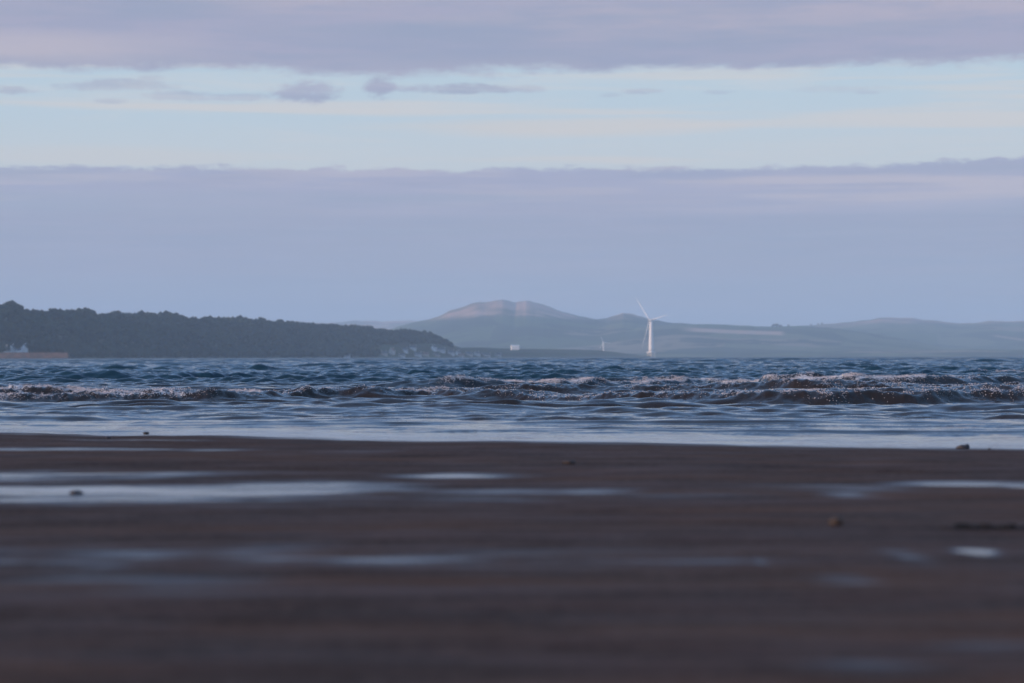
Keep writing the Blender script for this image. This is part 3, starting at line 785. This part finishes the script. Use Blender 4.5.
# ------------------------------------------------------------------ wind turbines
turb_m = material('turbine_paint', (0.80, 0.76, 0.70), 0.45, 0.5, 0.02, 0.1)
yellow_m = material('jacket_paint', (0.72, 0.60, 0.42), 0.6, 0.4, 0.08, 0.2)
def blade_mesh(Lb, cf=1.0):
    rings = []
    for k in range(13):
        u = k / 12.0
        ch = Lb * (0.022 if u < 0.03 else 0.038 * (1 - u) ** 0.75 + 0.006) * cf * (0.55 + 0.45 * min(1, u / 0.18) if u < 0.18 else 1)
        th_ = ch * (0.8 if u < 0.05 else 0.24 * (1 - u) + 0.12)
        tw = math.radians(14 * (1 - u))
        ring = []
        for i in range(10):
            a = 2 * math.pi * i / 10
            x = math.cos(a) * ch * 0.5 + ch * 0.12; y = math.sin(a) * th_ * 0.5 * (1 - 0.5 * math.cos(a))
            ring.append((x * math.cos(tw) - y * math.sin(tw), x * math.sin(tw) + y * math.cos(tw) - u * u * Lb * 0.02, Lb * (0.012 + 0.988 * u)))
        rings.append(ring)
    return rings
def make_turbine(name, loc, hub, Lb, angles, rz, scale, jacket, label, tr):
    root = empty(name, loc, rz)
    tag(root, label, 'wind turbine')
    z0 = 16.0 if jacket else 0.0
    mb = MB()
    rings = []
    for k in range(9):
        u = k / 8.0; r = tr * (1 - 0.36 * u); z = z0 + (hub - 2.5 * scale - z0) * u
        rings.append([(r * math.cos(2 * math.pi * i / 24), r * math.sin(2 * math.pi * i / 24), z) for i in range(24)])
    mb.loft(rings).build('tower', turb_m, root, True)
    # nacelle with rounded ends
    rings = []
    for (y, s_) in [(-4.2, .62), (-3.6, .9), (-1, 1.0), (6, 1.0), (10.5, .92), (11.5, .7)]:
        rings.append([(2.9 * scale * s_ * math.copysign(abs(math.cos(a)) ** .6, math.cos(a)), y * scale, hub + 2.9 * scale * s_ * math.copysign(abs(math.sin(a)) ** .6, math.sin(a))) for a in [2 * math.pi * i / 16 for i in range(16)]])
    na = mb2 = MB().loft(rings).build('nacelle', turb_m, root, True)
    rings = []
    for k in range(7):
        u = k / 6.0
        rings.append([(2.4 * scale * math.sin(max(u, 0.05) * math.pi / 2) * math.cos(a), (-7.6 + 3.4 * u) * scale, hub + 2.4 * scale * math.sin(max(u, 0.05) * math.pi / 2) * math.sin(a)) for a in [2 * math.pi * i / 16 for i in range(16)]])
    MB().loft(rings).build('hub', turb_m, root, True)
    br = blade_mesh(Lb, 0.6 if jacket else 2.4)
    me = None
    for a in angles:
        if me is None:
            o = MB().loft(br).build('blade', turb_m, root, True); me = o.data
        else:
            o = link('blade', me, root)
        o.location = (0, -5.6 * scale, hub)
        o.rotation_euler = (0, -math.radians(a), 0)
    if jacket:
        j = MB()
        for sx_ in (-1, 1):
            for sy_ in (-1, 1):
                j.cyl((sx_ * 10, sy_ * 10, -4), (sx_ * 6.5, sy_ * 6.5, 14), 0.9, 0.8, 10)
        for s1 in (-1, 1):
            for (q, r_) in ((0, 5), (5, 10)):
                ra_, rb_ = 9.4 - 0.19 * q, 9.4 - 0.19 * r_
                j.cyl((-ra_, s1 * ra_, q), (rb_, s1 * rb_, r_), .4, .4, 6); j.cyl((ra_, s1 * ra_, q), (-rb_, s1 * rb_, r_), .4, .4, 6)
                j.cyl((s1 * ra_, -ra_, q), (s1 * rb_, rb_, r_), .4, .4, 6); j.cyl((s1 * ra_, ra_, q), (s1 * rb_, -rb_, r_), .4, .4, 6)
        j.build('jacket', yellow_m, root)
        pf = MB().box((0, 0, 15), (22, 19, 2.4)).build('platform', turb_m, root)
        rl = MB()
        for s1 in (-1, 1):
            rl.box((0, s1 * 8.3, 17.3), (16.8, .12, .12)); rl.box((s1 * 8.3, 0, 17.3), (.12, 16.8, .12))
            for k in range(7):
                rl.box((-8.3 + k * 2.77, s1 * 8.3, 16.7), (.12, .1, 1.2)); rl.box((s1 * 8.3, -8.3 + k * 2.77, 16.7), (.1, .12, 1.2))
        rl.build('railing', turb_m, pf)
    MB().box((0, -tr - 0.05, z0 + 2.4), (1.2, 0.4, 2.4)).build('door', wood_d, root)
    return root
p = at(651.2, 357, 7600)
make_turbine('wind_turbine', (p.x, 7600, 0), (at(651.2, 320.3, 7600)).z, 93, (40, 160, 280), -0.90, 1.5, True,
             'tall white offshore wind turbine standing in the sea in front of the hills', 8.0)
zt = float(hills_z(np.array([603.5]), np.array([9600.0]))[0])
p = at(603.5, 351, 9600)
hubz = at(603.5, 342.6, 9600).z
make_turbine('wind_turbine', (p.x, 9600, min(zt, p.z)), hubz - min(zt, p.z), 29, (26, 146, 266), 0.2, 0.75, False,
             'small distant white wind turbine on the low shore left of the tall one', 2.2)

# ------------------------------------------------------------------ stones and weed on the sand
stone_m = material('dark_stone', (0.030, 0.026, 0.028), 0.5, 0.4, 0.3, 20.0)
peb_m = material('brown_stone', (0.045, 0.028, 0.018), 0.6, 0.4, 0.3, 30.0)
weed_m = material('dark_weed', (0.014, 0.011, 0.008), 0.85, 0.08, 0.3, 30.0)
def rock_mesh(seed, nv=3, rough=0.22):
    v, f = ico(nv)
    q = v * (1 + rough * fbm(v[:, 0] * 1.3 + seed, v[:, 1] * 1.3 + v[:, 2] * 0.9, 800 + seed, 3)[:, None] + 0.06 * vn(v[:, 0] * 6 + seed, v[:, 2] * 6 + v[:, 1] * 5, seed)[:, None])
    return q, f
def rock(name, px, py, wpx, hpx, m, seed, label, cat, z=None, parts=None):
    zz = z if z is not None else 0.1
    for _ in range(6):
        g = ground(px, py, zz)
        if z is None: zz = max(sand_at(g.x, g.y), 0.0)
    k = g.y / F
    v, f = rock_mesh(seed)
    q = v * np.array([wpx * k / 2, wpx * k / 2 * 0.8, hpx * k * 0.62]) + np.array([0, 0, hpx * k * 0.38])
    if parts:
        Vs = [q]; Fs = [f]; b0 = len(q)
        for (ox, oh, sc) in parts:
            v2, f2 = rock_mesh(seed + 5)
            q2 = v2 * np.array([wpx * k * sc / 2, wpx * k * sc / 2, hpx * k * oh * .6]) + np.array([ox * wpx * k, 0, hpx * k * oh * .4])
            Vs.append(q2); Fs.append(f2 + b0); b0 += len(q2)
        q = np.concatenate(Vs); f = np.concatenate(Fs)
    o = link(name, mesh_np(name, q, f, m))
    o.location = (g.x, g.y, zz)
    return tag(o, label, cat)
rock('stone', 963.5, 448.2, 13, 4.5, stone_m, 1, 'dark stone lying at the water edge on the right', 'stone', None, [(.28, 1.15, .4), (-.35, .55, .5)])
rock('stone', 989.5, 448.6, 3, 2, stone_m, 2, 'tiny dark stone right of the larger one at the water edge', 'stone')
rock('stone', 146, 433.4, 6, 1.7, stone_m, 9, 'small dark stone at the water edge on the left', 'stone')
rock('pebble', 108, 438.5, 6, 2, stone_m, 4, 'small flat dark pebble on wet sand near the left water edge', 'pebble')
rock('pebble', 836, 525, 14, 9, peb_m, 5, 'blurred round brown pebble on the sand to the right', 'pebble')
rock('pebble', 76, 494, 12, 4, stone_m, 6, 'dark pebble standing in the long bright pool on the left', 'pebble', None, [(-.35, .5, .5), (.4, .55, .45)])
rock('pebble', 569, 463.5, 14, 3.0, peb_m, 7, 'faint flat brown pebble on the middle of the sand', 'pebble')
# strand of weed
def weed(px, py, wpx, label, seed):
    zz = 0.1
    for _ in range(5):
        g = ground(px, py, zz); zz = sand_at(g.x, g.y)
    rg = np.random.default_rng(seed); mb = MB()
    for s_ in range(7):
        n = 16; L = wpx * g.y / F * rg.uniform(.5, 1)
        x0 = rg.uniform(-.5, .5) * (wpx * g.y / F - L); y0 = rg.uniform(-.05, .05); ph = rg.uniform(0, 6)
        rings = []
        for k in range(n):
            u = k / (n - 1); x = x0 - L / 2 + L * u; y = y0 + .03 * math.sin(u * 7 + ph) + .01 * math.sin(u * 19 + ph)
            wd = (.012 + .006 * math.sin(u * 25 + ph)) * math.sin(math.pi * (0.06 + 0.88 * u)); h = .004 + .003 * math.sin(u * 13 + ph)
            zb = sand_at(g.x + x, g.y + y) - zz
            rings.append([(x, y - wd, zb - .001), (x, y - wd * .6, zb + h), (x, y + wd * .6, zb + h * 1.1), (x, y + wd, zb - .001)])
        mb.loft(rings)
    o = mb.build('seaweed', weed_m, None, True); o.location = (g.x, g.y, zz)
    return tag(o, label, 'seaweed')
weed(985, 528.5, 92, 'long dark strand of weed on the sand at the right, behind the small bright pool', 3)

# ------------------------------------------------------------------ haze
hz = bpy.data.materials.new('haze_air'); hz.use_nodes = True
t = NT(hz.node_tree)
for n in list(t.n): t.n.remove(n)
pv = t.new('ShaderNodeVolumePrincipled')
pv.inputs['Color'].default_value = (0.62, 0.83, 1.0, 1)
pv.inputs['Density'].default_value = 7.0e-5
pv.inputs['Anisotropy'].default_value = 0.0
out = t.new('ShaderNodeOutputMaterial')
t.l.new(pv.outputs[0], out.inputs['Volume'])
hb = MB(); hb.box((0, 15000, 294), (76000, 36000, 612))
ho = hb.build('haze', hz)
ho['kind'] = 'stuff'; ho['label'] = 'pale blue sea haze between the shore and the hills'; ho['category'] = 'haze'
print('done', time.process_time())
